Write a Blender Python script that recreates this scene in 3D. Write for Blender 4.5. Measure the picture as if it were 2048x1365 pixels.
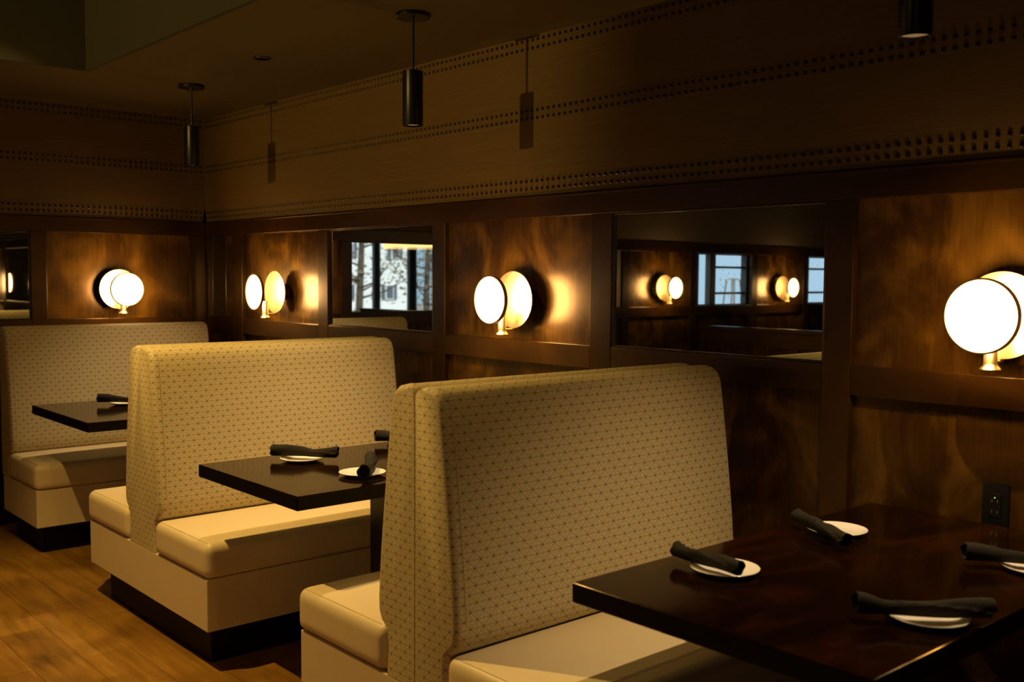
import bpy, bmesh, math, random
from mathutils import Vector, Matrix

for o in list(bpy.data.objects):
    bpy.data.objects.remove(o, do_unlink=True)
SC = bpy.context.scene
COL = SC.collection
PI = math.pi

# ------------------------------------------------------------------ camera
YAW, PITCH, ROLL = 0.7191, -0.0624, 0.0071
cam_data = bpy.data.cameras.new('camera')
cam_data.sensor_width = 36.0
cam_data.lens = 2045.9 / 2048 * 36.0
cam_data.clip_start = 0.05
cam_data.clip_end = 200
cam = bpy.data.objects.new('camera', cam_data)
COL.objects.link(cam)
_f = Vector((math.sin(YAW) * math.cos(PITCH), math.cos(YAW) * math.cos(PITCH), math.sin(PITCH)))
_r = Vector((math.cos(YAW), -math.sin(YAW), 0))
_u = _r.cross(_f)
_r2 = _r * math.cos(ROLL) + _u * math.sin(ROLL)
_u2 = -_r * math.sin(ROLL) + _u * math.cos(ROLL)
_m = Matrix((_r2, _u2, -_f)).transposed().to_4x4()
_m.translation = Vector((-2.8785, -6.2972, 1.4465))
cam.matrix_world = _m
cam_data.dof.use_dof = True
cam_data.dof.focus_distance = 3.8
cam_data.dof.aperture_fstop = 3.8
SC.camera = cam

# ------------------------------------------------------------------ exposure, world, lights
SC.view_settings.view_transform = 'Standard'
SC.view_settings.look = 'None'
SC.view_settings.exposure = 0.0
SC.view_settings.gamma = 1.0
SC.view_settings.use_curve_mapping = False
SC.cycles.max_bounces = 8
SC.cycles.diffuse_bounces = 4
SC.cycles.glossy_bounces = 6
SC.cycles.sample_clamp_indirect = 4.0
SC.cycles.caustics_reflective = True
SC.cycles.blur_glossy = 0.5

WORLD = bpy.data.worlds.new('world')
SC.world = WORLD
WORLD.use_nodes = True
_bg = WORLD.node_tree.nodes['Background']
_bg.inputs[0].default_value = (0.52, 0.77, 1.0, 1)
_bg.inputs[1].default_value = 1.05

WARM = (1.0, 0.61, 0.16)
SCONCE_W = 56.0          # radiance of the opal sconce discs, wall side
SCONCE_FRONT_W = 8.0
PENDANT_W = 66.0
AISLE_W = 15.0
KEY_W = 225.0
WASH_W = 400.0


def spot(name, loc, target, power, color, size_deg, blend, radius):
    d = bpy.data.lights.new(name, 'SPOT')
    d.energy = power
    d.color = color
    d.spot_size = math.radians(size_deg)
    d.spot_blend = blend
    d.shadow_soft_size = radius
    o = bpy.data.objects.new(name, d)
    COL.objects.link(o)
    o.location = loc
    o.rotation_euler = (Vector(target) - Vector(loc)).to_track_quat('-Z', 'Y').to_euler()
    return o


PENDANT_SPOTS = [(-0.57, -1.092, 2.0), (-0.568, -3.075, 2.0), (-0.55, -5.07, 2.0)]
AISLE_SPOTS = [(-1.53, -1.45, 2.86), (-1.53, -3.05, 2.86), (-1.53, -4.95, 2.86)]
KEY_SPOT = (-2.05, -2.62, 2.86)
WASH_SPOT = (-5.76, -2.885, 2.36)
for p in PENDANT_SPOTS:
    spot('pendant_beam', p, (p[0], p[1], 0), PENDANT_W, (1.0, 0.69, 0.36), 98, 0.9, 0.007)
for p in AISLE_SPOTS:
    spot('aisle_beam', p, (p[0] - 0.05, p[1], 0), AISLE_W, WARM, 95, 0.5, 0.012)
spot('aisle_key_beam', KEY_SPOT, (-1.9, -3.0, 0), KEY_W, WARM, 104, 0.6, 0.015)
spot('wall_wash_beam', WASH_SPOT, (0.0, -1.85, 2.50), WASH_W, WARM, 38, 0.7, 0.02)


_sd = bpy.data.lights.new('sun', 'SUN')
_sd.energy = 6.0
_sd.angle = 0.02
_sd.color = (1.0, 0.98, 0.95)
_so = bpy.data.objects.new('sun', _sd)
COL.objects.link(_so)
_so.rotation_euler = Vector((-0.15, -0.62, -0.77)).to_track_quat('-Z', 'Y').to_euler()


# ------------------------------------------------------------------ node helpers
class G:
    """small helper to write node maths"""
    def __init__(s, name):
        s.m = bpy.data.materials.new(name)
        s.m.use_nodes = True
        s.t = s.m.node_tree
        s.b = s.t.nodes['Principled BSDF']
        s.out = s.t.nodes['Material Output']

    def n(s, kind, **kw):
        nd = s.t.nodes.new(kind)
        for k, v in kw.items():
            setattr(nd, k, v)
        return nd

    def l(s, a, b):
        s.t.links.new(a, b)

    def math(s, op, a, b=None, c=None, clamp=False):
        nd = s.n('ShaderNodeMath', operation=op)
        nd.use_clamp = clamp
        for i, v in enumerate((a, b, c)):
            if v is None:
                continue
            if isinstance(v, (int, float)):
                nd.inputs[i].default_value = v
            else:
                s.l(v, nd.inputs[i])
        return nd.outputs[0]

    def mix(s, fac, a, b, blend='MIX'):
        nd = s.n('ShaderNodeMix', data_type='RGBA', blend_type=blend)
        for sock, v in ((nd.inputs[0], fac), (nd.inputs[6], a), (nd.inputs[7], b)):
            if isinstance(v, (int, float)):
                sock.default_value = v
            elif isinstance(v, tuple):
                sock.default_value = (v[0], v[1], v[2], 1)
            else:
                s.l(v, sock)
        return nd.outputs[2]

    def coord(s, which='Object', scale=(1, 1, 1), loc=(0, 0, 0), rot=(0, 0, 0)):
        tc = s.n('ShaderNodeTexCoord')
        mp = s.n('ShaderNodeMapping')
        mp.inputs['Scale'].default_value = scale
        mp.inputs['Location'].default_value = loc
        mp.inputs['Rotation'].default_value = rot
        s.l(tc.outputs[which], mp.inputs[0])
        return mp.outputs[0]

    def noise(s, vec, scale, detail=4, rough=0.55, dist=0.0):
        nd = s.n('ShaderNodeTexNoise')
        nd.inputs['Scale'].default_value = scale
        nd.inputs['Detail'].default_value = detail
        nd.inputs['Roughness'].default_value = rough
        nd.inputs['Distortion'].default_value = dist
        s.l(vec, nd.inputs['Vector'])
        return nd.outputs['Fac']

    def ramp(s, fac, stops):
        nd = s.n('ShaderNodeValToRGB')
        e = nd.color_ramp.elements
        while len(e) < len(stops):
            e.new(0.5)
        for el, (p, c) in zip(e, stops):
            el.position = p
            el.color = (c[0], c[1], c[2], 1) if isinstance(c, tuple) else (c, c, c, 1)
        s.l(fac, nd.inputs[0])
        return nd.outputs[0]

    def bump(s, h, strength=0.3, dist=0.01):
        nd = s.n('ShaderNodeBump')
        nd.inputs['Strength'].default_value = strength
        nd.inputs['Distance'].default_value = dist
        s.l(h, nd.inputs['Height'])
        s.l(nd.outputs[0], s.b.inputs['Normal'])

    def set(s, **kw):
        for k, v in kw.items():
            k = k.replace('_', ' ')
            sock = s.b.inputs[k]
            if isinstance(v, (int, float)):
                sock.default_value = v
            elif isinstance(v, tuple):
                sock.default_value = (v[0], v[1], v[2], 1)
            else:
                s.l(v, sock)
        return s


M_TABLE_SPEC = 0.32


def simple(name, col, rough=0.5, metal=0.0, spec=0.5, coat=0.0, var=0.06, vs=30):
    g = G(name)
    f = g.noise(g.coord(), vs, 3)
    c = g.mix(f, tuple(x * (1 - var) for x in col), tuple(min(1, x * (1 + var)) for x in col))
    g.set(Base_Color=c, Roughness=rough, Metallic=metal, Coat_Weight=coat)
    g.b.inputs['Specular IOR Level'].default_value = spec
    return g.m


def emissive(name, col, strength, base=(0.8, 0.8, 0.8)):
    g = G(name)
    g.set(Base_Color=base, Roughness=0.4)
    g.b.inputs['Emission Color'].default_value = (col[0], col[1], col[2], 1)
    g.b.inputs['Emission Strength'].default_value = strength
    return g.m


def wood_panel(name, dark, mid, light, grain_axis='Z', rough=0.3, blotch=2.3, contrast=1.0):
    g = G(name)
    sc = {'Z': (9, 9, 0.9), 'X': (0.9, 9, 9), 'Y': (9, 0.9, 9)}[grain_axis]
    fine = {'Z': (60, 60, 2.5), 'X': (2.5, 60, 60), 'Y': (60, 2.5, 60)}[grain_axis]
    bl = g.noise(g.coord(scale={'Z': (1, 1, .72), 'X': (.5, 1, 1), 'Y': (1, .5, 1)}[grain_axis]), blotch, 5, 0.6, 1.2)
    fl = g.noise(g.coord(scale=sc), 1.3, 6, 0.62, 0.8)
    fi = g.noise(g.coord(scale=fine), 1.0, 3, 0.6)
    a = g.math('ADD', g.math('MULTIPLY', bl, 0.89), g.math('MULTIPLY', fl, 0.07))
    a = g.math('ADD', a, g.math('MULTIPLY', fi, 0.04))
    c = g.ramp(a, [(0.30, dark), (0.49, mid), (0.70, light)])
    g.set(Base_Color=c, Roughness=g.math('ADD', g.math('MULTIPLY', fi, 0.10), rough - 0.05),
          Specular_Tint=(1.0, 0.72, 0.42))
    g.b.inputs['Specular IOR Level'].default_value = 0.5
    g.bump(fi, 0.03, 0.002)
    return g.m


M = {}
M['wood'] = wood_panel('stained_maple', (0.010, 0.0038, 0.0003), (0.036, 0.0152, 0.0011), (0.125, 0.061, 0.0062), 'Z', 0.27, 3.6)
M['wood_rail'] = wood_panel('stained_maple_rail', (0.009, 0.0035, 0.0003), (0.023, 0.0094, 0.0009), (0.046, 0.0195, 0.0021), 'Y', 0.30)
M['wood_rail_x'] = wood_panel('stained_maple_rail_x', (0.009, 0.0035, 0.0003), (0.023, 0.0094, 0.0009), (0.046, 0.0195, 0.0021), 'X', 0.30)
M['wood_stile'] = wood_panel('stained_maple_stile', (0.009, 0.0035, 0.0003), (0.023, 0.0094, 0.0009), (0.046, 0.0195, 0.0021), 'Z', 0.30)
M['table'] = wood_panel('dark_table_wood', (0.0025, 0.0008, 0.0002), (0.007, 0.0021, 0.0005), (0.028, 0.0078, 0.0014), 'X', 0.10, 3.5)
M['table'].node_tree.nodes['Principled BSDF'].inputs['Specular IOR Level'].default_value = M_TABLE_SPEC
M['table_edge'] = simple('black_table_edge', (0.003, 0.002, 0.0015), 0.45, spec=0.15)
M['black'] = simple('black_metal', (0.008, 0.0075, 0.006), 0.33, 0.3)
M['black_matt'] = simple('black_plinth', (0.004, 0.003, 0.003), 0.6, spec=0.2)
M['brass'] = simple('brushed_brass', (0.95, 0.74, 0.40), 0.36, 1.0)
M['brass_ring'] = simple('aged_brass_ring', (0.42, 0.24, 0.08), 0.35, 1.0)
M['opal'] = emissive('lit_opal_glass', (1.0, 0.58, 0.21), SCONCE_W)
M['opal_front'] = emissive('lit_opal_glass_front', (1.0, 0.60, 0.24), SCONCE_FRONT_W)
M['lens'] = emissive('pendant_lens', (1.0, 0.7, 0.4), 0.10)
M['vinyl'] = simple('cream_vinyl', (0.72, 0.60, 0.37), 0.42, spec=0.4, var=0.02)
M['seam'] = simple('vinyl_seam', (0.40, 0.31, 0.19), 0.5)
M['plate'] = simple('white_china', (0.85, 0.82, 0.76), 0.15, var=0.01)
M['plate_rim'] = simple('dark_plate_rim', (0.03, 0.018, 0.012), 0.25)
M['napkin'] = simple('charcoal_linen', (0.020, 0.017, 0.013), 0.85, spec=0.15, var=0.25, vs=60)
M['steel'] = simple('steel', (0.6, 0.58, 0.55), 0.25, 1.0)
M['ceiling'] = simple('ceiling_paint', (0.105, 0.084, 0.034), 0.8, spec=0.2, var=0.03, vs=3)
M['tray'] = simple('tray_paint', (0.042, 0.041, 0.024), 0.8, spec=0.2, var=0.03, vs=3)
M['plaster'] = simple('plain_wall_paint', (0.16, 0.12, 0.07), 0.8, spec=0.2)
M['stud'] = simple('dark_red_stud', (0.012, 0.0035, 0.003), 0.45, spec=0.3)
M['outlet'] = simple('black_outlet_plastic', (0.006, 0.006, 0.006), 0.3)
M['backing'] = simple('dark_backing', (0.01, 0.007, 0.004), 0.8)
M['curtain'] = simple('cream_curtain', (0.85, 0.78, 0.55), 0.9)
M['window_frame'] = simple('dark_window_frame', (0.02, 0.022, 0.02), 0.45)
M['siding'] = simple('white_siding', (0.85, 0.86, 0.85), 0.8)
M['shutter'] = simple('grey_shutter', (0.10, 0.12, 0.15), 0.8)
M['bark'] = simple('tree_bark', (0.10, 0.07, 0.04), 0.9, var=0.4)
M['leaf'] = simple('autumn_leaf', (0.22, 0.16, 0.10), 0.9, var=0.5)
M['ground'] = simple('paved_ground', (0.30, 0.24, 0.22), 0.9, var=0.2, vs=2)
M['led'] = emissive('green_indicator', (0.35, 1.0, 0.05), 0.9)


def make_wallpaper():
    g = G('grasscloth')
    def streak(sc):
        return g.noise(g.coord(scale=sc), 1.0, 4, 0.7, 0.15)
    s1 = streak((1.6, 1.6, 230))
    s2 = streak((7, 7, 520))
    p = g.noise(g.coord(), 0.9, 2)
    a = g.math('ADD', g.math('MULTIPLY', s1, 0.55), g.math('MULTIPLY', s2, 0.45))
    c = g.ramp(a, [(0.33, (0.074, 0.043, 0.008)), (0.52, (0.115, 0.069, 0.013)), (0.70, (0.19, 0.12, 0.026))])
    c = g.mix(g.math('MULTIPLY', p, 0.25), c, (0.10, 0.058, 0.011))
    g.set(Base_Color=c, Roughness=0.62)
    g.bump(a, 0.25, 0.002)
    return g.m


M['wallpaper'] = make_wallpaper()


def make_fabric():
    g = G('geometric_upholstery')
    tc = g.n('ShaderNodeTexCoord')
    sep = g.n('ShaderNodeSeparateXYZ')
    g.l(tc.outputs['UV'], sep.inputs[0])
    A = 1 / 0.0218
    u = g.math('MULTIPLY', sep.outputs[0], A)
    v = g.math('MULTIPLY', sep.outputs[1], A)

    def line(x, w):       # 1 on integer values
        f = g.math('ABSOLUTE', g.math('SUBTRACT', g.math('FRACT', g.math('ADD', x, 0.5)), 0.5))
        return g.math('SUBTRACT', 1.0, g.math('DIVIDE', f, w), clamp=True), f
    s = g.math('MULTIPLY', g.math('ADD', u, v), 0.5)
    t = g.math('MULTIPLY', g.math('SUBTRACT', u, v), 0.5)
    lh, _ = line(v, 0.060)
    lv, _ = line(u, 0.055)
    ls, fs = line(s, 0.040)
    lt, ft = line(t, 0.040)
    v2, _ = line(g.math('ADD', u, 0.17), 0.035)
    d = g.math('SQRT', g.math('ADD', g.math('POWER', fs, 2), g.math('POWER', ft, 2)))
    dot = g.math('MULTIPLY', g.math('SUBTRACT', 1.0, g.math('DIVIDE', d, 0.085), clamp=True), 2.0, clamp=True)
    L = g.math('MAXIMUM', g.math('MULTIPLY', lh, 1.0), g.math('MULTIPLY', lv, 0.62))
    L = g.math('MAXIMUM', L, g.math('MULTIPLY', v2, 0.30))
    L = g.math('MAXIMUM', L, ls)
    L = g.math('MAXIMUM', L, lt)
    wn = g.n('ShaderNodeTexWhiteNoise')
    cmb = g.n('ShaderNodeCombineXYZ')
    g.l(g.math('ROUND', s), cmb.inputs[0])
    g.l(g.math('ROUND', t), cmb.inputs[1])
    g.l(cmb.outputs[0], wn.inputs[0])
    dc = g.ramp(wn.outputs[0], [(0.0, (0.012, 0.022, 0.018)), (0.62, (0.02, 0.03, 0.015)), (0.85, (0.10, 0.02, 0.02)), (1.0, (0.03, 0.08, 0.02))])
    weave = g.noise(g.coord(), 240, 2)
    base = g.mix(weave, (0.56, 0.475, 0.27), (0.63, 0.535, 0.31))
    c = g.mix(g.math('MULTIPLY', L, 0.92), base, (0.085, 0.070, 0.032))
    c = g.mix(dot, c, dc)
    g.set(Base_Color=c, Roughness=0.62)
    g.b.inputs['Specular IOR Level'].default_value = 0.3
    g.bump(weave, 0.08, 0.001)
    return g.m


M['fabric'] = make_fabric()


def make_floor():
    g = G('plank_floor')
    v = g.coord(rot=(0, 0, PI / 2))
    br = g.n('ShaderNodeTexBrick')
    br.inputs['Scale'].default_value = 1.0
    br.inputs['Brick Width'].default_value = 1.2
    br.inputs['Row Height'].default_value = 0.178
    br.inputs['Mortar Size'].default_value = 0.0014
    br.inputs['Color1'].default_value = (0.0, 0, 0, 1)
    br.inputs['Color2'].default_value = (1, 1, 1, 1)
    br.inputs['Mortar'].default_value = (0.0, 0, 0, 1)
    br.offset = 0.37
    g.l(v, br.inputs[0])
    n1 = g.noise(g.coord(scale=(9, 1.1, 1)), 1.6, 6, 0.62, 1.1)
    n2 = g.noise(g.coord(scale=(70, 3, 1)), 1.0, 3)
    n3 = g.noise(g.coord(), 3.2, 3, .5, .6)
    a = g.math('ADD', g.math('MULTIPLY', n1, 0.5), g.math('MULTIPLY', n3, 0.38))
    a = g.math('ADD', a, g.math('MULTIPLY', n2, 0.10))
    a = g.math('ADD', a, g.math('MULTIPLY', g.math('SUBTRACT', br.outputs['Color'], 0.5), 0.10))
    c = g.ramp(a, [(0.30, (0.11, 0.048, 0.006)), (0.5, (0.28, 0.140, 0.017)), (0.68, (0.46, 0.255, 0.040))])
    c = g.mix(g.math('MULTIPLY', br.outputs['Fac'], 0.6), c, (0.03, 0.012, 0.004))
    g.set(Base_Color=c, Roughness=0.42)
    g.bump(n2, 0.05, 0.002)
    return g.m


M['floor'] = make_floor()


def make_mirror():
    g = G('antique_mirror')
    sp = g.noise(g.coord(), 120, 3, 0.6)
    big = g.noise(g.coord(), 7, 3, 0.6)
    m = g.math('ADD', sp, g.math('MULTIPLY', big, 0.35))
    k = g.ramp(m, [(0.84, 0.0), (0.92, 1.0)])
    c = g.mix(k, (0.80, 0.83, 0.80), (0.20, 0.17, 0.12))
    g.set(Base_Color=c, Metallic=1.0, Roughness=g.math('ADD', g.math('MULTIPLY', k, 0.06), 0.012))
    return g.m


M['mirror'] = make_mirror()


def make_glass():
    g = G('window_glass')
    g.set(Base_Color=(1, 1, 1), Roughness=0.0, IOR=1.45)
    t = g.n('ShaderNodeBsdfTransparent')
    mx = g.n('ShaderNodeMixShader')
    gl = g.n('ShaderNodeBsdfGlossy')
    gl.inputs['Roughness'].default_value = 0.02
    mx.inputs[0].default_value = 0.06
    g.l(t.outputs[0], mx.inputs[1])
    g.l(gl.outputs[0], mx.inputs[2])
    g.l(mx.outputs[0], g.out.inputs[0])
    return g.m


M['glass'] = make_glass()


# ------------------------------------------------------------------ mesh helpers
def link(name, me, mat, parent=None, smooth=None):
    o = bpy.data.objects.new(name, me)
    COL.objects.link(o)
    if mat is not None:
        me.materials.append(M[mat])
    if parent is not None:
        o.parent = parent
    return o


def obj(name, bm, mat, parent=None, smooth=False, loc=None):
    me = bpy.data.meshes.new(name)
    bmesh.ops.recalc_face_normals(bm, faces=bm.faces[:])
    bm.to_mesh(me)
    bm.free()
    if smooth:
        for p in me.polygons:
            p.use_smooth = True
        try:
            me.set_sharp_from_angle(angle=math.radians(smooth if smooth is not True else 40))
        except Exception:
            pass
    o = link(name, me, mat, parent)
    if loc:
        o.location = loc
    return o


def tag(o, label=None, cat=None, group=None, kind=None):
    if label: o['label'] = label
    if cat: o['category'] = cat
    if group: o['group'] = group
    if kind: o['kind'] = kind
    return o


def thing(name, label, cat, loc=(0, 0, 0), rotz=0.0, group=None):
    o = bpy.data.objects.new(name, None)
    COL.objects.link(o)
    o.empty_display_size = 0.1
    o.location = loc
    o.rotation_euler = (0, 0, rotz)
    return tag(o, label, cat, group)


def dup(root, loc, rotz, label, group=None):
    r = root.copy()
    COL.objects.link(r)
    r.location = loc
    r.rotation_euler = (0, 0, rotz)
    r['label'] = label
    if group: r['group'] = group
    for ch in list(root.children):
        c = ch.copy()
        COL.objects.link(c)
        c.parent = r
        for g2 in ch.children:
            d = g2.copy()
            COL.objects.link(d)
            d.parent = c
    return r


def box(bm, x0, x1, y0, y1, z0, z1, bev=0.0, seg=2):
    r = bmesh.ops.create_cube(bm, size=1.0)
    vs = r['verts']
    for v in vs:
        v.co = Vector((x0 + (v.co.x + .5) * (x1 - x0), y0 + (v.co.y + .5) * (y1 - y0), z0 + (v.co.z + .5) * (z1 - z0)))
    if bev > 0:
        es = list({e for v in vs for e in v.link_edges})
        bmesh.ops.bevel(bm, geom=es, offset=bev, segments=seg, profile=0.5, affect='EDGES')


def quad(bm, pts):
    vs = [bm.verts.new(p) for p in pts]
    return bm.faces.new(vs)


def lathe(bm, prof, n=32, mat=None, axis='Z', caps=True):
    """prof: list of (r, h)"""
    rings = []
    for r, h in prof:
        ring = []
        for i in range(n):
            a = 2 * PI * i / n
            p = Vector((r * math.cos(a), r * math.sin(a), h))
            if axis == 'X':
                p = Vector((h, r * math.cos(a), r * math.sin(a)))
            if mat is not None:
                p = mat @ p
            ring.append(bm.verts.new(p))
        rings.append(ring)
    for a, b in zip(rings[:-1], rings[1:]):
        for i in range(n):
            bm.faces.new((a[i], a[(i + 1) % n], b[(i + 1) % n], b[i]))
    if caps:
        if prof[0][0] > 1e-6: bm.faces.new(rings[0][::-1])
        if prof[-1][0] > 1e-6: bm.faces.new(rings[-1])
    bmesh.ops.remove_doubles(bm, verts=bm.verts[:], dist=1e-6)


def tube(bm, pts, rad, n=8, caps=True):
    pts = [Vector(p) for p in pts]
    rings = []
    up = Vector((0, 0, 1))
    for i, p in enumerate(pts):
        d = (pts[min(i + 1, len(pts) - 1)] - pts[max(i - 1, 0)]).normalized()
        if abs(d.dot(up)) > 0.95:
            up = Vector((0, 1, 0)) if abs(d.z) > .9 else Vector((0, 0, 1))
        a = d.cross(up).normalized()
        b = a.cross(d).normalized()
        r = rad[i] if isinstance(rad, (list, tuple)) else rad
        rings.append([bm.verts.new(p + a * r * math.cos(2 * PI * k / n) + b * r * math.sin(2 * PI * k / n)) for k in range(n)])
    for a, b in zip(rings[:-1], rings[1:]):
        for i in range(n):
            bm.faces.new((a[i], a[(i + 1) % n], b[(i + 1) % n], b[i]))
    if caps:
        bm.faces.new(rings[0][::-1])
        bm.faces.new(rings[-1])


def pillow(bm, x0, x1, y0, y1, z0, z1, r, crown=0.0, n=14):
    """rounded box with evenly rounded edges and a crowned top"""
    c = Vector(((x0 + x1) / 2, (y0 + y1) / 2, (z0 + z1) / 2))
    h = Vector(((x1 - x0) / 2, (y1 - y0) / 2, (z1 - z0) / 2))
    def axis(hh):
        k = [math.sin(i / 4 * PI / 2) for i in range(5)]
        inner = hh - r
        e = [-hh + r * (1 - math.cos(i / 5 * PI / 2)) for i in range(5)]
        mid = [-inner + 2 * inner * i / 8 for i in range(9)]
        return e + mid + [-v for v in e[::-1]]
    ax, ay, az = axis(h.x), axis(h.y), axis(h.z)
    cache = {}
    def vert(p):
        key = (round(p[0], 6), round(p[1], 6), round(p[2], 6))
        if key in cache: return cache[key]
        q = Vector(p)
        i = Vector([max(-(h[k] - r), min(h[k] - r, q[k])) for k in range(3)])
        d = q - i
        if d.length > 1e-9:
            # cube point -> sphere corner
            q = i + d.normalized() * r
        if crown and q.z > 0:
            fx = 1 - (q.x / h.x) ** 4
            fy = 1 - (q.y / h.y) ** 2
            q.z += crown * max(0, fx) * max(0, fy)
        cache[key] = bm.verts.new(q + c)
        return cache[key]
    def grid(A, B, f):
        for i in range(len(A) - 1):
            for j in range(len(B) - 1):
                vs = [vert(f(A[i], B[j])), vert(f(A[i + 1], B[j])), vert(f(A[i + 1], B[j + 1])), vert(f(A[i], B[j + 1]))]
                if len(set(vs)) >= 3:
                    try: bm.faces.new(list(dict.fromkeys(vs)))
                    except ValueError: pass
    for s in (-1, 1):
        grid(ax, ay, lambda a, b: (a, b, s * h.z))
        grid(ax, az, lambda a, b: (a, s * h.y, b))
        grid(ay, az, lambda a, b: (s * h.x, a, b))


# ------------------------------------------------------------------ the room shell
ZC, ZR1, ZP1, ZP2, ZP3 = 2.44, 1.786, 1.694, 1.180, 1.087
XL, YF = -9.6, -9.4           # far left wall, front wall behind the camera
TRX, TRY, TRZ = -1.111, -1.101, 2.90
TRX2, TRY2 = -7.6, -8.2


def structure(name, bm, mat, smooth=False, label=None):
    o = obj(name, bm, mat, None, smooth)
    o['kind'] = 'structure'
    return o


bm = bmesh.new()
box(bm, XL - .2, 0.15, YF - .2, 0.2, -0.12, 0.0)
structure('floor', bm, 'floor')

# ceiling with a raised tray: a ring of slabs, tray sides and tray top
bm = bmesh.new()
box(bm, TRX + .02, 0.15, YF - .2, 0.2, ZC, ZC + .12)
box(bm, XL - .2, TRX2 - .02, YF - .2, 0.2, ZC, ZC + .12)
box(bm, TRX2 - .02, TRX + .02, TRY + .02, 0.2, ZC, ZC + .12)
box(bm, TRX2 - .02, TRX + .02, YF - .2, TRY2 - .02, ZC, ZC + .12)
CEIL = structure('ceiling', bm, 'ceiling')
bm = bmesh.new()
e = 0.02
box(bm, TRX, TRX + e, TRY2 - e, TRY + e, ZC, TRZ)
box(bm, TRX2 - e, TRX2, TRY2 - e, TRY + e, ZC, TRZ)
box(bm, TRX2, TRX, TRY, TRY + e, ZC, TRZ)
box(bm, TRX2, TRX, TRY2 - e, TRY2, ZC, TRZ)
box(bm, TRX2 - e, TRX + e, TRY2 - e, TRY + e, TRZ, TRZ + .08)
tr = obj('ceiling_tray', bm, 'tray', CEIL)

REC = 0.026
# openings: (start, end, kind) measured along the wall from the corner
LONG = [(.033, .370, 'm'), (.503, 1.403, 'p'), (1.502, 2.439, 'm'), (2.534, 3.4745, 'p'), (3.584, 4.508, 'm'),
        (4.605, 5.54, 'p'), (5.64, 6.57, 'm'), (6.67, 7.6, 'p'), (7.7, 8.63, 'm')]
BACK = [(.106, .980, 'p'), (1.068, 2.00, 'm'), (2.10, 2.97, 'p'), (3.06, 3.925, 'w'), (4.01, 4.88, 'p'),
        (4.97, 5.87, 'w'), (5.97, 6.81, 'p'), (6.91, 7.80, 'w'), (7.9, 8.8, 'p')]


def tr_long(a, b, z):      # a along, b out of wall (into the room positive)
    return (-b, -a, z)


def tr_back(a, b, z):
    return (-a, -b, z)


def wbox(bm, tf, a0, a1, b0, b1, z0, z1, bev=0.0):
    p, q = tf(a0, b0, z0), tf(a1, b1, z1)
    box(bm, min(p[0], q[0]), max(p[0], q[0]), min(p[1], q[1]), max(p[1], q[1]), z0, z1, bev, 2)


def build_wall(name, tf, openings, length, railmat, hole_kinds=()):
    # backing slab with holes where real windows are
    bm = bmesh.new()
    back0, back1 = -0.14, -0.045
    holes = [(a, b) for a, b, k in openings if k in hole_kinds]
    pos = -0.14 if tf is tr_long else -0.05
    wbox(bm, tf, pos, length, back0, back1, 0, ZP2)
    wbox(bm, tf, pos, length, back0, back1, ZP1, ZC + .12)
    for a, b in holes + [(length, length)]:
        if a > pos: wbox(bm, tf, pos, a, back0, back1, ZP2, ZP1)
        pos = b
    wall = structure(name, bm, 'backing')
    # frame: rails and stiles
    bm = bmesh.new()
    wbox(bm, tf, 0, length, -.045, 0.0, ZP1, ZR1 - .004, .0025)
    wbox(bm, tf, 0, length, -.045, 0.012, ZR1 - .012, ZR1 - .004, .001)
    wbox(bm, tf, 0, length, -.045, 0.004, 0.0, 0.13, .003)
    for a, b, k in openings:
        wbox(bm, tf, a - .0, b + .0, -.045, -.001, ZP3, ZP2, .0025)
    obj('rail', bm, railmat, wall)
    bm = bmesh.new()
    pos = 0.0
    for a, b, k in openings + [(length, length, 'x')]:
        if a > pos: wbox(bm, tf, pos, a, -.045, 0.0, 0.13, ZP1, .0025)
        pos = b
    obj('stile', bm, 'wood_stile', wall)
    # recessed panels, upper (wood ones only) and lower
    for a, b, k in openings:
        if k == 'p':
            bm = bmesh.new()
            wbox(bm, tf, a - .005, b + .005, -.045, -REC, ZP2 - .005, ZP1 + .005)
            obj('upper_panel', bm, 'wood', wall)
        bm = bmesh.new()
        wbox(bm, tf, a - .005, b + .005, -.045, -REC, 0.12, ZP3 + .005)
        obj('lower_panel', bm, 'wood', wall)
    return wall


WALL_R = build_wall('wall_right', tr_long, LONG, -YF, 'wood_rail')
WALL_B = build_wall('wall_back', tr_back, BACK, -XL, 'wood_rail_x', ('w',))


def wallpaper(name, tf, length, parent):
    bm = bmesh.new()
    prof0 = [(0.0, ZC), (0.0, 1.95), (0.010, 1.86), (0.024, ZR1)]   # the gap opening at the corner
    b = 0.004
    top = [(a, z) for a, z in prof0]
    front = [bm.verts.new(tf(a, b, z)) for a, z in prof0] + [bm.verts.new(tf(length, b, ZR1)), bm.verts.new(tf(length, b, ZC))]
    rear = [bm.verts.new(tf(a, -.03, z)) for a, z in prof0] + [bm.verts.new(tf(length, -.03, ZR1)), bm.verts.new(tf(length, -.03, ZC))]
    bm.faces.new(front)
    bm.faces.new(rear[::-1])
    n = len(front)
    for i in range(n):
        bm.faces.new((front[i], front[(i + 1) % n], rear[(i + 1) % n], rear[i]))
    return obj(name, bm, 'wallpaper', parent)


wallpaper('wallpaper_panel', tr_long, -YF, WALL_R)
wallpaper('wallpaper_panel', tr_back, 3.6, WALL_B)
bm = bmesh.new()
wbox(bm, tr_back, 3.6, -XL, -.03, .004, ZR1, ZC)
obj('painted_panel', bm, 'plaster', WALL_B)

ROWS = [2.4215, 2.388, 2.1345, 2.102, 1.8445, 1.812]


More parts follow.
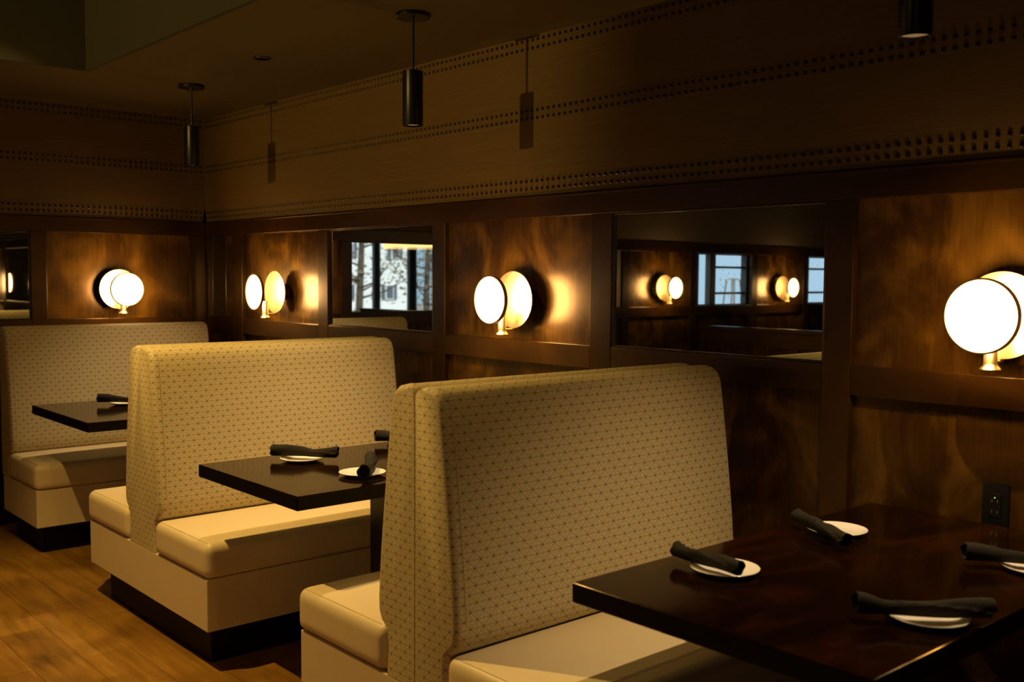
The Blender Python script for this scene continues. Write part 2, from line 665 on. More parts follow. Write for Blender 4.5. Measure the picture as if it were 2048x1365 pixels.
def studs(name, tf, a0, a1, pitch):
    k = 0
    for pair in range(3):
        bm = bmesh.new()
        for z in ROWS[pair * 2: pair * 2 + 2]:
            a = a0
            while a < a1:
                s = 0.0060
                b0, b1, b2 = .004, .0072, .0098
                base = [bm.verts.new(tf(a + i * s, b0, z + j * s)) for i, j in ((-1, -1), (1, -1), (1, 1), (-1, 1))]
                mid = [bm.verts.new(tf(a + i * s, b1, z + j * s)) for i, j in ((-1, -1), (1, -1), (1, 1), (-1, 1))]
                top = [bm.verts.new(tf(a + i * s * .45, b2, z + j * s * .45)) for i, j in ((-1, -1), (1, -1), (1, 1), (-1, 1))]
                for A, B in ((base, mid), (mid, top)):
                    for i in range(4):
                        bm.faces.new((A[i], A[(i + 1) % 4], B[(i + 1) % 4], B[i]))
                bm.faces.new(top)
                a += pitch
        o = structure(name % (pair + 1), bm, 'stud')


studs('trim_%d', tr_long, 0.03, 7.0, 0.0323)
for i in range(3): pass


def studs_back():
    for pair in range(3):
        bm = bmesh.new()
        for z in ROWS[pair * 2: pair * 2 + 2]:
            a = 0.036
            while a < 1.6:
                s = 0.0060
                lo = [bm.verts.new(tr_back(a + i * s, .004, z + j * s)) for i, j in ((-1, -1), (1, -1), (1, 1), (-1, 1))]
                mid = [bm.verts.new(tr_back(a + i * s, .0072, z + j * s)) for i, j in ((-1, -1), (1, -1), (1, 1), (-1, 1))]
                top = [bm.verts.new(tr_back(a + i * s * .45, .0098, z + j * s * .45)) for i, j in ((-1, -1), (1, -1), (1, 1), (-1, 1))]
                for A, B in ((lo, mid), (mid, top)):
                    for i in range(4):
                        bm.faces.new((A[i], A[(i + 1) % 4], B[(i + 1) % 4], B[i]))
                bm.faces.new(top)
                a += 0.0318
        structure('trim_%d' % (pair + 4), bm, 'stud')


studs_back()

# front wall (behind the camera) with a band of windows, and far left wall
WX0, WX1, WZ0, WZ1 = -8.95, -6.35, 0.78, 2.10
bm = bmesh.new()
box(bm, WX1, 0.15, YF - .15, YF, 0, ZC + .1)
box(bm, XL - .15, WX0, YF - .15, YF, 0, ZC + .1)
box(bm, WX0, WX1, YF - .15, YF, 0, WZ0)
box(bm, WX0, WX1, YF - .15, YF, WZ1, ZC + .1)
structure('wall_front', bm, 'plaster')
bm = bmesh.new()
box(bm, XL - .15, XL, YF, 0.1, 0, ZC + .1)
structure('wall_left', bm, 'plaster')


def window(n, x0, x1, y, z0, z1, mull_x=(), mull_z=(), t=0.05, d=0.06, slit=0.0):
    bm = bmesh.new()
    w = t
    box(bm, x0, x0 + w, y - d / 2, y + d / 2, z0, z1)
    box(bm, x1 - w, x1, y - d / 2, y + d / 2, z0, z1)
    box(bm, x0 + w, x1 - w, y - d / 2, y + d / 2, z0, z0 + w * .4)
    box(bm, x0 + w, x1 - w, y - d / 2, y + d / 2, z1 - w * .4, z1)
    for mx, mw in mull_x:
        box(bm, mx - mw / 2, mx + mw / 2, y - d / 2, y + d / 2, z0, z1)
    for mz, mw, a, b in mull_z:
        box(bm, a, b, y - d * .3, y + d * .3, mz - mw / 2, mz + mw / 2)
    o = structure('window_%d' % n, bm, 'window_frame')
    bm = bmesh.new()
    box(bm, x0 + .01, x1 - .01, y - .003, y + .003, z0 + .005, z1 - .005)
    obj('pane', bm, 'glass', o)
    return o


window(1, -3.925, -3.06, 0.08, ZP2, ZP1)
window(2, -5.87, -4.97, 0.08, ZP2, ZP1, [(-5.29, .09), (-5.02, .10)], [(1.56, .022, -5.84, -5.3), (1.30, .022, -5.84, -5.3)], .03)
window(3, -7.80, -6.91, 0.08, ZP2, ZP1, [], [(1.56, .022, -7.78, -6.93), (1.30, .022, -7.78, -6.93)], .03)
window(4, WX0, WX1, YF - .07, WZ0, WZ1, [(-7.60, .13), (-8.40, .17)], [], .06, .08)


def mirror(label, tf, a0, a1, base_a, rot=0.0):
    mid = (a0 + a1) / 2
    loc = tf(mid, 0, 0)
    t = thing('wall_mirror', label, 'mirror', (loc[0], loc[1], (ZP1 + ZP2) / 2), rot)
    def loc_tf(a, b, z):
        p = tf(a, b, z)
        return (p[0] - loc[0], p[1] - loc[1], z - (ZP1 + ZP2) / 2)
    bm = bmesh.new()
    wbox2(bm, loc_tf, a0 + .003, a1 - .003, -.022, -.016, ZP2 + .003, ZP1 - .003)
    obj('mirror_glass', bm, 'mirror', t)
    bm = bmesh.new()
    s = .0
    w = .007
    for (p0, p1, q0, q1) in ((a0 + s, a0 + w, ZP2, ZP1), (a1 - w, a1 - s, ZP2, ZP1), (a0, a1, ZP2, ZP2 + w), (a0, a1, ZP1 - w, ZP1)):
        wbox2(bm, loc_tf, p0, p1, -.018, -.005, q0, q1, .002)
    obj('bead_frame', bm, 'wood_stile', t)
    return t


def wbox2(bm, tf, a0, a1, b0, b1, z0, z1, bev=0.0):
    p, q = tf(a0, b0, z0), tf(a1, b1, z1)
    box(bm, min(p[0], q[0]), max(p[0], q[0]), min(p[1], q[1]), max(p[1], q[1]), min(p[2], q[2]), max(p[2], q[2]), bev, 2)


MIRROR_YAW = 0.0
mirror('narrow antique mirror strip beside the room corner', tr_long, .033, .370, 0)
mirror('antique mirror showing bright daylight and trees, between the two far wall lamps', tr_long, 1.502, 2.439, 0)
mirror('large antique mirror reflecting two lit wall lamps, above the nearest booth back', tr_long, 3.584, 4.508, 0)
mirror('dark mirror on the back wall at the far left edge', tr_back, 1.068, 2.00, 0, MIRROR_YAW)

# ------------------------------------------------------------------ wall sconces
def make_sconce(loc, rotz, label):
    """local frame: wall is the plane x = 0, the lamp stands out towards -x"""
    t = thing('wall_sconce', label, 'wall lamp', loc, rotz, 'round brass wall lamps')
    bm = bmesh.new()
    lathe(bm, [(.045, REC), (.045, -.034), (.02, -.036)], 32, axis='X')
    obj('wall_mount', bm, 'brass_ring', t, 40)
    bm = bmesh.new()
    lathe(bm, [(.06, -.036), (.119, -.0365), (.12, -.038), (.12, -.0405), (.119, -.042), (.10, -.0415), (.0, -.040)], 64, axis='X')
    obj('back_disc', bm, 'brass', t, 40)
    bm = bmesh.new()
    lathe(bm, [(.0, -.152), (.06, -.153), (.085, -.156), (.0965, -.160), (.0965, -.170), (.085, -.174), (.06, -.177), (.0, -.178)], 64, axis='X')
    dif = obj('opal_diffuser', bm, 'opal', t, True)
    dif.data.materials.append(M['opal_front'])
    for p in dif.data.polygons:
        if p.center.x < -.1655: p.material_index = 1
    bm = bmesh.new()
    n = 64
    prof = [(.0965, -.158), (.1015, -.158), (.1015, -.172), (.0965, -.172)]
    rings = []
    for r, h in prof:
        rings.append([bm.verts.new((h, r * math.cos(2 * PI * i / n), r * math.sin(2 * PI * i / n))) for i in range(n)])
    for k in range(4):
        a, b = rings[k], rings[(k + 1) % 4]
        for i in range(n):
            bm.faces.new((a[i], a[(i + 1) % n], b[(i + 1) % n], b[i]))
    obj('brass_rim', bm, 'brass_ring', t, 40)
    bm = bmesh.new()
    lathe(bm, [(.0, -.147), (.026, -.147), (.0275, -.144), (.024, -.139), (.019, -.134), (.0175, -.128), (.0175, -.062), (.0205, -.060), (.0205, -.052), (.0, -.051)], 32,
          mat=Matrix.Translation((-.100, 0, 0)))
    obj('stem', bm, 'brass', t, 40)
    bm = bmesh.new()
    tube(bm, [(-.100, 0, -.125), (-.030, 0, -.125), (-.030, 0, -.110)], .005, 10)
    obj('arm', bm, 'brass', t, 40)
    bm = bmesh.new()
    tube(bm, [(-.100, 0, -.056), (-.135, 0, -.056), (-.158, 0, -.056)], .004, 10)
    obj('diffuser_bracket', bm, 'brass', t, 40)
    return t


S0 = make_sconce((0, -0.99, 1.352), 0, 'lit round wall lamp between the narrow mirror and the daylight mirror')
dup(S0, (0, -3.06, 1.352), 0, 'lit round wall lamp on the wood panel between the two wide mirrors')
dup(S0, (0, -5.08, 1.352), 0, 'largest lit round wall lamp, cut by the right edge above the nearest table')
dup(S0, (-0.575, 0, 1.357), PI / 2, 'lit round wall lamp on the back wall, above the farthest booth')
dup(S0, (-4.46, 0, 1.357), PI / 2, 'lit round lamp on the far back wall, left one seen in the large mirror')
dup(S0, (-6.36, 0, 1.357), PI / 2, 'lit round lamp on the far back wall, right one seen in the large mirror')

# ------------------------------------------------------------------ pendants
def make_pendant(loc, label):
    t = thing('cylinder_pendant', label, 'pendant lamp', loc, 0, 'black cylinder pendants')
    bm = bmesh.new()
    lathe(bm, [(.0, -.0), (.066, -.0), (.067, -.003), (.067, -.014), (.065, -.016), (.0, -.016)], 48)
    obj('canopy', bm, 'black', t, 40)
    bm = bmesh.new()
    tube(bm, [(0, 0, -.016), (0, 0, -.216)], .0055, 14)
    obj('rod', bm, 'black', t, 40)
    bm = bmesh.new()
    lathe(bm, [(.0, -.214), (.037, -.214), (.039, -.216), (.039, -.418), (.038, -.420), (.0355, -.420), (.035, -.412), (.034, -.412)], 48, caps=False)
    obj('shade', bm, 'black', t, 40)
    bm = bmesh.new()
    lathe(bm, [(.0348, -.412), (.025, -.4145), (.0, -.4155)], 40)
    obj('lens', bm, 'lens', t, True)
    return t


P0 = make_pendant((-0.57, -1.092, ZC), 'slim black cylinder pendant over the farthest booth table, near the corner')
dup(P0, (-0.568, -3.075, ZC), 0, 'black cylinder pendant with round canopy over the middle table')
dup(P0, (-0.545, -5.07, ZC), 0, 'black cylinder pendant cut by the top edge, over the nearest table')

# recessed downlight on the low ceiling and the ones in the tray
bm = bmesh.new()
t = thing('ceiling_downlight', 'tiny unlit recessed downlight in the ceiling between the two whole pendants', 'downlight', (-.615, -1.965, ZC))
n = 40
prof = [(.0435, .0), (.0435, -.005), (.034, -.007), (.031, .0)]
lathe(bm, prof, n, caps=False)
obj('trim_ring', bm, 'black', t, 40)
bm = bmesh.new()
lathe(bm, [(.032, -.001), (.0, -.001)], n)
obj('baffle', bm, 'black_matt', t)



def can_light(loc, label, ring='plate', lit=True):
    t = thing('ceiling_downlight', label, 'downlight', loc, 0, 'downlights in the raised tray')
    bm = bmesh.new()
    lathe(bm, [(.060, .0), (.060, -.004), (.048, -.006), (.045, .0)], 32, caps=False)
    obj('trim_ring', bm, 'black', t, 40)
    return t


for i, p in enumerate(AISLE_SPOTS + [KEY_SPOT]):
    can_light((p[0], p[1], TRZ), ['recessed downlight in the raised tray beside the farthest booth',
                                  'recessed downlight in the raised tray beside the middle booth',
                                  'recessed downlight in the raised tray beside the nearest booth',
                                  'recessed downlight in the raised tray over the middle of the aisle'][i])
t = thing('ceiling_spotlight', 'black adjustable spotlight hanging from the raised ceiling tray', 'spotlight', (WASH_SPOT[0], WASH_SPOT[1], TRZ))
bm = bmesh.new()
tube(bm, [(0, 0, 0), (0, 0, -.46)], .008, 10)
lathe(bm, [(.0, 0), (.05, 0), (.05, -.02), (.0, -.02)], 24)
obj('stem', bm, 'black', t, 40)
bm = bmesh.new()
d = (Vector((0, -1.85, 2.5)) - Vector(WASH_SPOT)).normalized()
rot = Vector((0, 0, 1)).rotation_difference(d).to_matrix().to_4x4()
lathe(bm, [(.0, -.17), (.04, -.17), (.045, -.03), (.045, -.012), (.040, -.012), (.039, -.03), (.0, -.03)], 28,
      mat=Matrix.Translation((0, 0, WASH_SPOT[2] - TRZ)) @ rot)
obj('lamp_head', bm, 'black', t, 40)

# ------------------------------------------------------------------ booth benches
XO, XI = -1.310, -0.150
HALF = [(-.137, .345), (-.134, .43), (-.140, .47), (-.165, .487), (-.180, .515), (-.182, .56), (-.172, .68), (-.156, .82),
        (-.138, .96), (-.122, 1.07), (-.114, 1.115), (-.102, 1.140), (-.082, 1.154), (-.055, 1.160), (-.028, 1.158), (-.010, 1.150), (-.001, 1.136),
        (-.001, 1.0), (-.001, .8), (-.001, .6), (-.001, .345)]


def upholstered_back(parent, sgn=1, yc=0.0):
    """half of a booth back, profile in y,z pushed along x, with soft end edges and cloth uv"""
    P = [(p[0] * sgn + yc, p[1]) for p in HALF]
    n = len(P)
    cx = sum(p[0] for p in P) / n
    N = []
    for i in range(n):
        a, b = Vector(P[i - 1]), Vector(P[(i + 1) % n])
        d = (b - a).normalized()
        nn = Vector((d.y, -d.x)) * sgn
        N.append(-nn if False else nn)
    # make normals point inward
    ins = []
    for p, nn in zip(P, N):
        c = Vector((yc - .07 * sgn, max(.5, min(1.03, p[1]))))
        if (c - Vector(p)).dot(nn) < 0: nn = -nn
        if len(ins) >= 14: nn = nn * (.25 if len(ins) < 16 else .06)
        ins.append(nn)
    R = 0.020
    secs = []
    for side, xe, dr in ((0, XO, 1), (1, XI, -1)):
        s = []
        for k in range(5):
            th = k / 4 * PI / 2
            s.append((xe + dr * R * (1 - math.sin(th)), R * (1 - math.cos(PI / 2 - th)) if False else R * (1 - math.sin(th))))
        arc = []
        for k in range(6):
            th = k / 5 * PI / 2
            arc.append((xe + dr * R * (1 - math.cos(th)), R * (1 - math.sin(th))))
        secs.append(arc if side == 0 else arc[::-1])
    xs = secs[0] + [(XO + R + (XI - XO - 2 * R) * i / 6, 0) for i in range(1, 6)] + secs[1]
    arc_len = [0]
    for i in range(1, n):
        arc_len.append(arc_len[-1] + (Vector(P[i]) - Vector(P[i - 1])).length)
    me = bpy.data.meshes.new('backrest')
    verts, faces, uvs = [], [], []
    for x, off in xs:
        for p, nn in zip(P, ins):
            verts.append((x, p[0] + nn.x * off, .3452 if p[1] < .346 else max(.3452, p[1] + nn.y * off)))
    m = len(xs)
    for k in range(m - 1):
        for i in range(n - 1):
            faces.append((k * n + i, k * n + i + 1, (k + 1) * n + i + 1, (k + 1) * n + i))
            uu = lambda kk: xs[kk][0] + (xs[kk][1] if xs[kk][0] > -.7 else -xs[kk][1]) * .6
            uvs.append([(uu(k), arc_len[i]), (uu(k), arc_len[i + 1]), (uu(k + 1), arc_len[i + 1]), (uu(k + 1), arc_len[i])])
    for k in (0, m - 1):
        # end caps as a strip: outer profile joined to the straight centre side
        outer = list(range(0, 14))
        for i in range(n // 2 + 20):
            pass
        idx = [k * n + i for i in range(n)]
        faces.append(tuple(idx))
        uvs.append([(verts[j][1] * 1.0, verts[j][2] - .345) for j in idx])
    me.from_pydata(verts, [], faces)
    uvl = me.uv_layers.new(name='UVMap')
    li = 0
    for f, uv in zip(me.polygons, uvs):
        for j, l in enumerate(f.loop_indices):
            uvl.data[l].uv = uv[j]
    bm = bmesh.new()
    bm.from_mesh(me)
    bmesh.ops.recalc_face_normals(bm, faces=bm.faces[:])
    bm.to_mesh(me)
    bm.free()
    for p in me.polygons: p.use_smooth = True
    me.set_sharp_from_angle(angle=math.radians(50))
    o = link('backrest', me, 'fabric', parent)
    # welt seam that runs round the aisle end of the back
    bm = bmesh.new()
    pts = [(XO + .030, p[0] - nn.x * .0005, p[1] - nn.y * .0005) for p, nn in zip(P[5:16], ins[5:16])]
    tube(bm, pts, .0009, 6)
    obj('seam', bm, 'seam', o, True)
    return o


def cushion(parent, y0, y1):
    bm = bmesh.new()
    pillow(bm, XO - .008, XI, min(y0, y1), max(y0, y1), .345, .478, .034, .008)
    # the bottom edge stays crisp
    for v in bm.verts:
        if v.co.z < .372:
            v.co.z = .345 + (v.co.z - .345) * .75
    o = obj('seat_cushion', bm, 'vinyl', parent, 60)
    bm = bmesh.new()
    xs = XO + .010
    a, b = min(y0, y1) + .03, max(y0, y1) - .03
    pts = [(xs, a + (b - a) * i / 12, .4735 + .0010 * math.sin(PI * i / 12)) for i in range(13)]
    tube(bm, pts, .0012, 6)
    obj('stitched_seam', bm, 'seam', o, True)
    return o


def make_bench(loc, label, double=True):
    t = thing('booth_bench', label, 'booth bench', loc, 0, 'cream upholstered booth benches')
    y_far = .605 if double else -.02
    bm = bmesh.new()
    box(bm, XO, XI + .04, -.605, y_far, .15, .345, .004)
    obj('base', bm, 'vinyl', t)
    bm = bmesh.new()
    box(bm, XO + .055, XI + .04, -.515, .515 if double else -.04, 0.0, .15, .002)
    obj('plinth', bm, 'black_matt', t)
    upholstered_back(t, 1)
    cushion(t, -.138, -.620)
    if double:
        upholstered_back(t, -1)
        cushion(t, .138, .620)
    return t


make_bench((0, -.245, 0), 'farthest cream booth bench with patterned back, at the left edge by the back wall', False)
B2 = make_bench((0, -2.237, 0), 'middle double-sided cream booth bench with patterned back')
dup(B2, (0, -4.120, 0), 0, 'nearest and largest double-sided cream booth bench with patterned back')

# ------------------------------------------------------------------ tables
TZ = .765


def make_table(loc, x0, x1, y0, y1, label):
    t = thing('booth_table', label, 'table', loc, 0, 'dark booth tables')
    cx, cy = loc[0], loc[1]
    bm = bmesh.new()
    box(bm, x0 - cx, x1 - cx, y0 - cy, y1 - cy, TZ - .046, TZ, .004, 3)
    me = obj('tabletop', bm, 'table', t)
    me.data.materials.append(M['table_edge'])
    for p in me.data.polygons:
        if p.normal.z < 0.2: p.material_index = 1
    bm = bmesh.new()
    box(bm, -.05, .05, -.05, .05, .03, TZ - .060, .004)
    obj('pedestal', bm, 'black', t)
    bm = bmesh.new()
    box(bm, -.25, .25, -.25, .25, TZ - .060, TZ - .047, .003)
    obj('mounting_plate', bm, 'black', t)
    bm = bmesh.new()
    box(bm, -.22, .22, -.22, .22, 0, .012, .005)
    box(bm, -.09, .09, -.09, .09, .012, .031, .006)
    obj('foot_plate', bm, 'black', t)
    return t


make_table((-.72, -1.10, 0), -1.275, -.006, -1.517, -.683, 'farthest dark wood booth table, in front of the bench by the back wall')
make_table((-.74, -3.163, 0), -1.322, -.006, -3.519, -2.808, 'middle dark wood booth table with three rolled napkins')
make_table((-.72, -5.06, 0), -1.290, -.006, -5.426, -4.692, 'nearest dark glossy booth table in the lower right, four rolled napkins on it')


# ------------------------------------------------------------------ plates and napkins
def make_plate(loc, label):
    t = thing('bread_plate', label, 'plate', loc, 0, 'small white plates on the booth tables')
    bm = bmesh.new()
    lathe(bm, [(.0, .0035), (.046, .0035), (.053, .0045), (.070, .0095), (.0785, .0122), (.0800, .0128), (.0800, .0120), (.072, .0075), (.054, .0015), (.048, .0), (.0, .0)], 64)
    obj('dish', bm, 'plate', t, 50)
    bm = bmesh.new()
    n = 64
    lathe(bm, [(.0802, .0131), (.0810, .0126), (.0806, .0115), (.0775, .0098)], n, caps=False)
    obj('edge_line', bm, 'plate_rim', t, 50)
    return t


PL = [((-.890, -.955), 'small white plate under the rolled napkin on the farthest table'),
      ((-1.000, -2.982), 'small white plate under the far left napkin of the middle table'),
      ((-.977, -3.352), 'small white plate near the front edge of the middle table, napkin pointing at the viewer'),
      ((-.460, -2.880), 'small white plate on the middle table, mostly hidden behind the nearest bench back'),
      ((-.962, -4.865), 'small white plate at the far left of the nearest table'),
      ((-.430, -4.832), 'small white plate on the nearest table by the wall, beyond the others'),
      ((-.925, -5.335), 'small white plate under the long front napkin of the nearest table'),
      ((-.392, -5.335), 'small white plate cut by the right edge of the photo, on the nearest table')]
pl0 = None
for (x, y), lb in PL:
    if pl0 is None: pl0 = make_plate((x, y, TZ + .0005), lb)
    else: dup(pl0, (x, y, TZ + .0005), 0, lb)


def make_napkin(p0, p1, seed, label, z0=None, lift=(0, 0), r=.0205, waist=.55, flare=1.0):
    """rolled cloth napkin lying on a plate, open at both ends, a loose outer flap spiralling round it"""
    rnd = random.Random(seed)
    a, b = Vector((p0[0], p0[1], 0)), Vector((p1[0], p1[1], 0))
    L = (b - a).length
    mid = (a + b) / 2
    ang = math.atan2(b.y - a.y, b.x - a.x)
    t = thing('rolled_napkin', label, 'napkin', (mid.x, mid.y, TZ + .0130), ang, 'rolled charcoal napkins')
    bm = bmesh.new()
    NS, NT = 30, 26
    rings, inner = [], []
    ph = rnd.random() * 6
    for i in range(NS + 1):
        u = i / NS
        x = (u - .5) * L
        rr = r * (1 + .10 * math.sin(u * 7 + ph) + .10 * (abs(u - .5) * 2) ** 3 * flare)
        rr *= 1 - .16 * math.exp(-((u - waist) / .10) ** 2)
        cz = rr * .96 + lift[0] * (1 - u) + lift[1] * u
        cy = .004 * math.sin(u * 5 + ph)
        ring, inn = [], []
        for k in range(NT):
            th = 2 * PI * k / NT
            # spiral step of the rolled edge, twisting along the length
            s = ((th / (2 * PI) - .18 - u * .35) % 1.0)
            q = rr * (1 - .23 * s) * (1 + .03 * math.sin(3 * th + 9 * u + ph))
            wob = .0015 * math.sin(5 * th + ph * 2) if i in (0, NS) else 0
            ring.append(bm.verts.new((x + wob + (.010 * s if i == NS else (-.008 * s if i == 0 else 0)), cy + q * math.cos(th), cz + q * .96 * math.sin(th))))
        rings.append(ring)
    for A, B in zip(rings[:-1], rings[1:]):
        for k in range(NT):
            bm.faces.new((A[k], A[(k + 1) % NT], B[(k + 1) % NT], B[k]))
    # hollow ends: fold the rim inwards
    for ring, sg in ((rings[0], 1), (rings[-1], -1)):
        c = sum((v.co for v in ring), Vector()) / NT
        prev = ring
        for (f, dx) in ((.84, .0), (.80, .022)):
            new = [bm.verts.new(c + (v.co - c) * f + Vector((sg * dx, 0, 0))) for v in ring]
            for k in range(NT):
                bm.faces.new((prev[k], prev[(k + 1) % NT], new[(k + 1) % NT], new[k]))
            prev = new
        bm.faces.new(prev)
    obj('cloth_roll', bm, 'napkin', t, 55)
    # inner coil seen at the open end
    for e_, x in ((0, (-.5) * L + .004), (1, .5 * L - .004)):
        bm = bmesh.new()
        cz = r * .96 + (lift[1] if e_ else lift[0])
        pts_ = [(x, .004 * math.sin((5 if e_ else 0) + ph) + (r * .62 - .0012 * k) * math.cos(k * .52), cz + (r * .62 - .0012 * k) * math.sin(k * .52)) for k in range(9)]
        prev = None
        for p in pts_:
            v = [bm.verts.new((p[0], p[1], p[2])), bm.verts.new((p[0] + (.03 if e_ == 0 else -.03), p[1], p[2]))]
            if prev: bm.faces.new((prev[0], v[0], v[1], prev[1]))
            prev = v
        o = obj('inner_fold', bm, 'napkin', t, 60)
        sm = o.modifiers.new('thickness', 'SOLIDIFY')
        sm.thickness = .0015
    return t


make_napkin((-1.010, -.897), (-.800, -1.045), 1, 'rolled charcoal napkin on the farthest table', r=.0215)
make_napkin((-1.069, -2.890), (-.905, -3.068), 2, 'rolled charcoal napkin lying crosswise on the far left plate of the middle table', r=.0215, waist=.62, flare=1.5)
make_napkin((-1.045, -3.470), (-.875, -3.250), 3, 'rolled charcoal napkin pointing at the viewer on the middle table', r=.0215)
make_napkin((-.590, -2.855), (-.385, -2.975), 4, 'rolled charcoal napkin on the middle table, mostly hidden behind the nearest bench back', r=.0215)
make_napkin((-.985, -4.742), (-1.000, -4.928), 5, 'rolled charcoal napkin at the far left of the nearest table', r=.0200)
make_napkin((-.452, -4.728), (-.585, -4.952), 6, 'rolled charcoal napkin on the nearest table by the wall, beyond the others', r=.0200, waist=.5)
make_napkin((-1.034, -5.243), (-.857, -5.428), 7, 'long rolled charcoal napkin at the front of the nearest table', r=.0200, waist=.2)
make_napkin((-.480, -5.205), (-.310, -5.420), 8, 'rolled charcoal napkin cut by the right edge of the photo, on the nearest table', r=.0200)

# ------------------------------------------------------------------ wall outlet above the nearest table
t = thing('wall_outlet', 'black wall outlet with a tiny green light above the nearest table', 'outlet', (REC, -5.055, .815))
bm = bmesh.new()
box(bm, -.007, .0, -.038, .038, -.062, .062, .0025)
obj('cover_plate', bm, 'outlet', t)
bm = bmesh.new()
box(bm, -.010, -.0065, -.017, .017, -.034, .034, .002)
obj('socket_face', bm, 'outlet', t)
bm = bmesh.new()
bm.free()
for yy in (-.0075, .0075):
    for zz in (.012, -.018):
        bm = bmesh.new()
        box(bm, -.0108, -.0099, yy - .0012, yy + .0012, zz - .004, zz + .004)
        obj('contact_slot', bm, 'brass', t)
bm = bmesh.new()
lathe(bm, [(.0, -.0112), (.0016, -.0112), (.0016, -.0099)], 12, axis='X', mat=Matrix.Translation((0, 0, .022)))
obj('indicator_light', bm, 'led', t)

# ------------------------------------------------------------------ things seen only in the mirrors
bm = bmesh.new()
DX = -3.6
t = thing('booth_partition', 'wood-panelled booth partition on the other side of the room, seen in the large mirror', 'partition', (DX, -2.4, 0))
box(bm, -.05, .04, -1.35, 1.16, 1.045, 1.075, .004)
obj('cap_rail', bm, 'wood_rail', t)
bm = bmesh.new()
box(bm, -.03, .0, -1.35, 1.16, 0, 1.045)
obj('core', bm, 'wood', t)
bm = bmesh.new()
box(bm, .0, .025, -1.35, 1.16, .93, 1.045, .003)
for yy in (-1.35, -.5, .34, 1.06):
    box(bm, .0, .0245, yy, yy + .10, 0, .93, .003)
obj('frame', bm, 'wood_rail', t)

t = thing('fringed_lamp', 'round hanging lamp with a fringed golden shade, seen in the daylight mirror', 'hanging lamp', (-4.80, -4.25, TRZ))
zb = 1.80 - TRZ
g = G('lit_shade_fabric')
g.set(Base_Color=(.75, .6, .35), Roughness=.9)
g.b.inputs['Emission Color'].default_value = (1, .62, .22, 1)
g.b.inputs['Emission Strength'].default_value = 2.2
M['shade_lit'] = g.m
bm = bmesh.new()
lathe(bm, [(.44, zb + .30), (.47, zb + .03), (.465, zb + .03), (.435, zb + .30)], 48, caps=False)
obj('shade', bm, 'shade_lit', t, 40)
bm = bmesh.new()
for i in range(150):
    a = 2 * PI * i / 150
    x, y = .468 * math.cos(a), .468 * math.sin(a)
    tube(bm, [(x, y, zb + .035), (x, y, zb)], .004, 4)
obj('fringe', bm, 'shade_lit', t)
bm = bmesh.new()
tube(bm, [(0, 0, 0), (0, 0, zb + .30)], .006, 8)
for k in range(3):
    a = k * 2 * PI / 3
    tube(bm, [(0, 0, zb + .30), (.44 * math.cos(a), .44 * math.sin(a), zb + .295)], .004, 6)
obj('rod', bm, 'black', t)

# cream curtain in the middle window of the back wall
bm = bmesh.new()
N = 40
pts = [(-3.915 + .075 * i / N, .02 + .006 * math.sin(i * .95)) for i in range(N + 1)]
vs0 = [bm.verts.new((x, y, ZP2 + .003)) for x, y in pts]
vs1 = [bm.verts.new((x, y, ZP1 - .003)) for x, y in pts]
for i in range(N):
    bm.faces.new((vs0[i], vs0[i + 1], vs1[i + 1], vs1[i]))
o = obj('curtain', bm, 'curtain', None, True)
tag(o, 'narrow cream curtain strip at the left side of the large mirror reflection', 'curtain')
sm = o.modifiers.new('thickness', 'SOLIDIFY')
sm.thickness = .003

# outdoors
GZ = -0.7
bm = bmesh.new()
box(bm, -60, 60, .25, 60, GZ - .1, GZ)
box(bm, -60, 60, -60, YF - .3, GZ - .1, GZ)
o = structure('ground', bm, 'ground')

# patio heater seen through the window in the large mirror
t = thing('patio_heater', 'tall pyramid patio heater with a round top, outside the window seen in the large mirror', 'patio heater', (-15.1, 7.1, GZ))
bm = bmesh.new()
lathe(bm, [(.0, 2.16), (.20, 2.13), (.205, 2.12), (.0, 2.12)], 32)
obj('reflector', bm, 'brass_ring', t, 40)
bm = bmesh.new()
for sx, sy in ((-1, -1), (1, -1), (1, 1), (-1, 1)):
    tube(bm, [(.28 * sx, .28 * sy, 0), (.10 * sx, .10 * sy, 2.12)], .016, 6)
obj('frame', bm, 'brass_ring', t)
bm = bmesh.new()
lathe(bm, [(.06, .7), (.06, 2.1)], 20)
obj('tube', bm, 'glass', t, 40)
bm = bmesh.new()
box(bm, -.28, .28, -.28, .28, 0, .7, .02)
obj('base', bm, 'black', t, 40)

# white house and trees beyond the front windows, seen in the daylight mirror
t = thing('white_house', 'white sided house with small shuttered windows, seen in the daylight mirror', 'house', (-17, -27, GZ))
bm = bmesh.new()
box(bm, -1.05, 8, -4, 4, 0, 7)
obj('wall', bm, 'siding', t)
for wx, wz in ((-.12, 1.35), (-.36, 2.75), (1.6, 1.35), (1.5, 2.75), (4.2, 2.75)):
    bm = bmesh.new()
    box(bm, wx - .17, wx + .17, 3.98, 4.05, wz, wz + .52)
    f = obj('window', bm, 'siding', t)
    bm = bmesh.new()
    box(bm, wx - .13, wx + .13, 4.04, 4.07, wz + .04, wz + .48)
    obj('pane', bm, 'shutter', f)
    for s_ in (-1, 1):
        bm = bmesh.new()
        box(bm, wx + s_ * .25 - .06, wx + s_ * .25 + .06, 4.0, 4.04, wz, wz + .52)
        obj('shutter', bm, 'shutter', t)


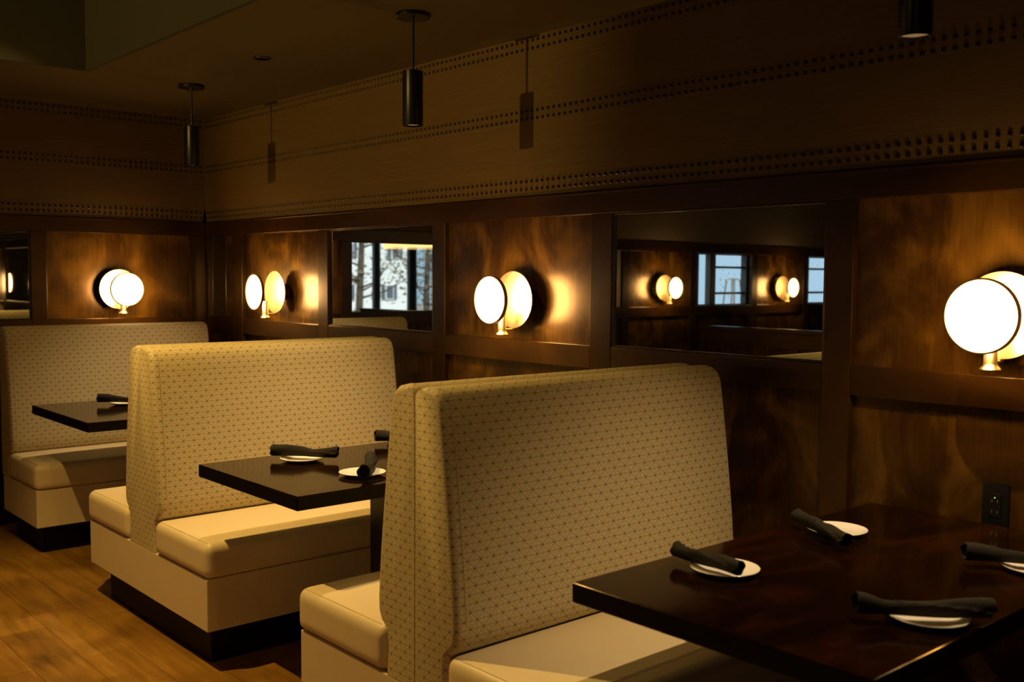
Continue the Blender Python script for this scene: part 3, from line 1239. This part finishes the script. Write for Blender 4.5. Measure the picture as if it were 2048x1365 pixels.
def tree(loc, h, seed, label):
    rnd = random.Random(seed)
    t = thing('bare_tree', label, 'tree', loc, 0, 'trees outside the front windows')
    bm = bmesh.new()
    tube(bm, [(0, 0, 0), (.05, .02, h * .3), (-.03, 0, h * .6), (.04, 0, h)], [.11, .09, .07, .03], 10)
    tips = []
    for i in range(26):
        z = h * (.18 + .8 * rnd.random())
        a = rnd.random() * 2 * PI
        L = .5 + rnd.random() * 1.0
        e1 = Vector((math.cos(a) * L, math.sin(a) * L, z + .4 + rnd.random() * .5))
        tube(bm, [(0, 0, z), (e1.x * .5, e1.y * .5, z + .15), tuple(e1)], [.03, .02, .008], 5)
        tips += [e1, (Vector((0, 0, z)) + e1) * .5]
    obj('trunk', bm, 'bark', t, True)
    bm = bmesh.new()
    for tp in tips:
        for k in range(34):
            p = tp + Vector((rnd.gauss(0, .28), rnd.gauss(0, .28), rnd.gauss(0, .25)))
            s = .025 + rnd.random() * .03
            d1 = Vector((rnd.gauss(0, 1), rnd.gauss(0, 1), rnd.gauss(0, 1))).normalized() * s
            d2 = Vector((rnd.gauss(0, 1), rnd.gauss(0, 1), rnd.gauss(0, 1))).normalized() * s
            bm.faces.new([bm.verts.new(p + d1), bm.verts.new(p + d2), bm.verts.new(p - d1), bm.verts.new(p - d2)])
    obj('foliage', bm, 'leaf', t)
    return t


tree((-10.5, -14.5, GZ), 4.8, 3, 'slim tree with sparse brown leaves, left side of the daylight mirror')
tree((-14.7, -17.5, GZ), 5.2, 5, 'leafy brown tree at the right side of the daylight mirror')
bm = bmesh.new()
rnd = random.Random(9)
for i in range(2600):
    p = Vector((-16 + rnd.random() * 11, -13 + rnd.gauss(0, .25), GZ + rnd.random() * 1.05 + .2))
    d1 = Vector((rnd.gauss(0, 1), rnd.gauss(0, 1), rnd.gauss(0, 1))).normalized() * .06
    d2 = Vector((rnd.gauss(0, 1), rnd.gauss(0, 1), rnd.gauss(0, 1))).normalized() * .06
    bm.faces.new([bm.verts.new(p + d1), bm.verts.new(p + d2), bm.verts.new(p - d1), bm.verts.new(p - d2)])
box(bm, -16, -5, -13.1, -12.9, GZ, GZ + .8)
o = obj('hedge', bm, 'leaf', None)
tag(o, 'low reddish hedge outside the front windows, seen in the daylight mirror', 'hedge')
